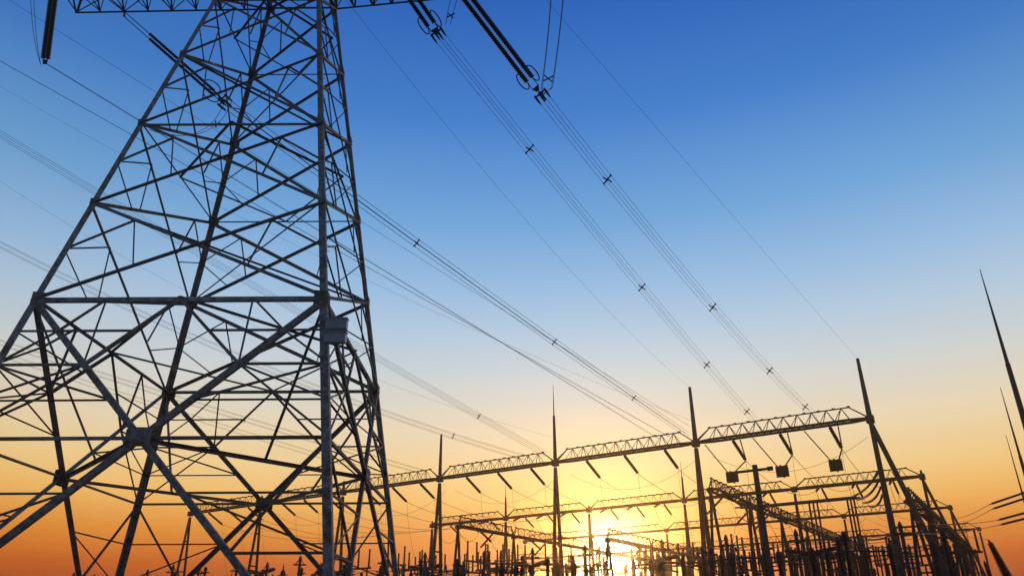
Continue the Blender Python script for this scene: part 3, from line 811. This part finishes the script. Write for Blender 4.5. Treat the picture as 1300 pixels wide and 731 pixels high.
for b in range(-1, 6):
    for k, fr in enumerate((.1, .38, .66, .93)):
        s_ = (b + fr) * SP; v_ = random.uniform
        put('frame', s_ + v_(-1, 1), 16 + v_(-2, 2), v_(.92, 1.12), math.pi / 2 if (k + b) % 3 == 0 else 0)
        put('frame', s_ + v_(-1, 1), 37, v_(1.05, 1.25), math.pi / 2 if k % 2 else 0)
        put('frame', s_ + v_(-1, 1), 62, v_(1.2, 1.5), math.pi / 2 if k % 2 == 0 else 0)
        if (k + b) % 2 == 0: put('rod', s_ + v_(-2, 2), 28 + v_(-6, 6), v_(.8, 1.15))
        if b >= 1 and (k + b) % 3 == 0: put('frame', s_ + v_(-2, 2), 50 + v_(-3, 3), v_(1.0, 1.35), v_(0, 1.5))
        if b >= 1 and (k * 2 + b) % 5 == 0: put('arr', s_ + 3 + v_(-1, 1), 4 + v_(-2, 2), v_(.95, 1.2))
        if b < 3: put('rod' if k % 2 else 'post', s_ + v_(-2, 2), 72, 1.5 if k % 2 == 0 else 1.35)
for j, (t, z, st) in enumerate(((12, 12.2, 7.5), (14.5, 12.0, 7.5), (24, 13.4, 11), (33, 14.2, 11), (37, 16.3, 7.5), (62, 18.6, 7.5), (64, 18.2, 11), (72, 17.4, 11), (78, 20.2, 11), (-9, 11.2, 11))):
    pts = []
    for i in range(int(104 / st)): pts += sag(G(-3 + i * st, t, z), G(-3 + (i + 1) * st, t, z), .35 + .15 * ((i * 7 + j) % 3), 8)[:-1]
    wire_thing('bus_wire', pts, .05, ('lowest', 'second lowest', 'middle low', 'middle', 'upper middle', 'high far', 'second high far', 'dim far', 'highest far', 'nearest')[j] + ' horizontal bus wire sagging from post to post across the yard', 'wire', 'bus wires across the yard')
for j, (s0, t, z) in enumerate([(22, 5, 20), (22, 9, 20), (22, 14, 20), (22, 22, 20), (22, 27, 20), (22, 31, 20), (66, 8, 18.5), (66, 14, 18.5), (66, 24, 18.5), (66, 32, 18.5), (42, 18, 15.5), (42, 24, 15.5)]):
    sg = 1 if j % 2 else -1; p, q = G(s0 + sg * .6, t, z - .1), G(s0 + sg * 3.4, t, z - 2.4)
    string_thing(p, q, f'slanting insulator under the low cross gantry {"right of the bare mast" if s0 == 22 else "near the left spiked mast" if s0 == 66 else "beside the sun"}', 0, .2, (.04, .95), 'insulators on the cross gantries', False)
    wire_thing('dropper_wire', curve3(q, G(s0 + sg * 5, t + 1, z - 6), G(s0 + sg * 6.5, t + 2, 9.5)), .03, f'curved dropper below the cross gantry {"right of the bare mast" if s0 == 22 else "near the left spiked mast" if s0 == 66 else "beside the sun"}', 'wire', 'droppers below the cross gantries')
# tall T pole
def tpole(base_, h, arm_, label, r=.3):
    root = thing('bus_support_pole', label, 'pole', base_); m = MB(); b = V(base_)
    m.tube([b, b + V((0, 0, h))], r, 10, r * .62); m.build('pole', GSTEEL, root)
    m = MB(); a, c = b + U * arm_ + V((0, 0, h - .5)), b - U * arm_ * .62 + V((0, 0, h - .5)); m.bar(a, c, .22, .22)
    m.lathe(c, -U, [(0, .1), (.02, .22), (.5, .22), (.55, .1)], 8); m.build('cross_arm', GSTEEL, root)
    return root
tpole(atz(958, 590, 16.9).xy.to_3d(), 16.9, 1.9, 'stout pole with a short crossarm rising just below the line traps', .42)
# rigid tubular busbars on posts
for j, (t, z) in enumerate(((40, 22.6), (37, 22.3), (34, 22.0))):
    root = thing('tubular_busbar', ('upper', 'middle', 'lower')[j] + ' horizontal tube busbar behind the pole with the short crossarm', 'busbar', G(9, t), 'tubular busbars')
    m = MB(); m.tube([G(9, t, z), G(29, t, z)], .14, 8); m.build('tube', WIRE, root)
    for s_ in (10.5, 16.5, 27):
        m = MB(); m.tube([G(s_, t), G(s_, t, z - 2.4)], .2, 8, .16); m.build('post', GSTEEL, root)
        m = MB(); m.lathe(G(s_, t, z - 2.4), UP, shed(0, 2.3, .2, .18), 10); m.build('post_insulator', PORC, root)
# curved jumper strings at the right end column
for j in range(4):
    a = atY(1114 + j * 2, 598 + j * 10, 96); b = atY(1082 + j * 7, 630 + j * 4, 117 - j * 2)
    c = atY(1104 + j * 4, 622 + j * 8, 102)
    m = MB(); m.tube(curve3(a, c, b), .15, 6); tag(m.build('jumper_cable', DARK, loc=a), ('top', 'second', 'third', 'lowest')[j] + ' curved jumper cable left of the leaning end column', 'cable', 'curved jumpers at the end column')

# ------------------------------------------------------------------ right edge
def spike(top, foot_r, label, arms=()):
    b = V((top.x, top.y, 0)); root = thing('lightning_mast', label, 'mast', b, 'lightning masts at the right edge')
    m = MB(); m.tube([b, V((b.x, b.y, top.z * .72))], foot_r, 10, foot_r * .5); m.build('pole', GSTEEL, root)
    m = MB(); m.tube([V((b.x, b.y, top.z * .72 - .1)), top], foot_r * .42, 8, .025); m.build('needle', GSTEEL, root)
    for z, ln in arms:
        m = MB(); m.bar(V((b.x, b.y, z)) - V((.3, 0, 0)), V((b.x + ln, b.y, z)), .2); m.build('bracket_arm', GSTEEL, root)
    return root
t1 = atY(1244, 342, 50)
spike(t1, .3, 'tallest thin lightning mast at the right edge', [(11.1, 1.2), (9.6, 1.2)])
spike(atY(1270, 492, 66), .24, 'shorter thin lightning mast just left of the tall one at the right edge')
spike(atY(1277, 552, 82), .2, 'faint smallest lightning mast at the right edge')
mb = V((t1.x, t1.y, 0))
for j, (x0, y0, x1, y1, nm) in enumerate(((1318, 619, 1256, 640, 'topmost'), (1320, 626, 1259, 646, 'second'), (1322, 645, 1266, 660, 'third'), (1324, 652, 1269, 666, 'lowest'))):
    p = atY(x0, y0, 50); q = atY(x1, y1, 53.5)
    string_thing(p, q, f'{nm} of four strain insulators at the right edge of the photo', 0, .085, (.02, .95), 'strain insulators at the right edge', False)
    e = G(2 + j * 3, 86 if j < 2 else 45, 24.5 - j * 1.2)
    wire_thing('line_wire', sag(q, e, .8 + .3 * j, 24), .022, f'{nm} thin wire running left from the insulators at the right edge', 'wire', 'wires at the right edge')
# transformer with inclined bushing and the low building behind it
bx = atY(1282, 729, 84)
root = thing('control_building', 'low flat-roofed dark building at the bottom right corner', 'building', (bx.x + 5, bx.y + 3, 0))
m = MB(); m.box(V((bx.x + 5, bx.y + 3, 3.3)), 16, 7, 6.6, .1); m.build('wall', CONC, root)
m = MB(); m.box(V((bx.x + 5, bx.y + 3, 6.78)), 16.8, 7.8, .36, .1); m.build('roof', ROOF, root)
for k in range(4):
    m = MB(); c = V((bx.x + 5, bx.y + 3, 3.6)) + Matrix.Rotation(.1, 3, 'Z') @ V((-5.6 + k * 3.7, -3.52, 0)); m.box(c, 1.6, .12, 1.5, .1); m.build('window', DARK, root)
tb = atz(1283, 731, 7.2)
root = thing('power_transformer', 'big leaning ribbed transformer bushing in the bottom right corner', 'transformer', (tb.x, tb.y, 0))
m = MB(); m.box(V((tb.x + .6, tb.y, 2.9)), 5.2, 3.2, 5.0, .15); m.box(V((tb.x + .6, tb.y, 5.5)), 5.4, 3.4, .2, .15); m.box(V((tb.x + .6, tb.y, .2)), 6, 4, .4, .15)
for i in range(9): m.box(V((tb.x - 1.6 + i * .55, tb.y - 2.0, 2.8)), .1, .8, 3.6, .15)
m.build('tank', PAINT, root)
top_ = atY(1255, 685, tb.y); bs = V((tb.x + .1, tb.y, 5.6)); dv = top_ - bs
m = MB(); m.lathe(bs, dv, [(0, .62), (.3, .62)] + shed(.3, dv.length - .3, .62, .3) + [(dv.length - .25, .12), (dv.length, .1)], 14); m.build('bushing', PORC, root)
m = MB(); c2 = V((tb.x - 1.7, tb.y + .5, 5.6)); m.lathe(c2, V((-.12, 0, 1)), [(0, .3)] + shed(.1, 2.9, .3, .18) + [(3.2, .07)], 12); m.build('small_bushing', PORC, root)
wire_thing('line_wire', curve3(top_, atY(1236, 680, 90), G(-4, 45, 16)), .03, 'short slack wire from the leaning bushing towards the yard', 'wire')

for o in bpy.data.objects:
    if '_o' in o: del o['_o']
for o in bpy.data.objects:
    if o.name.startswith('portal_gantry'): pass
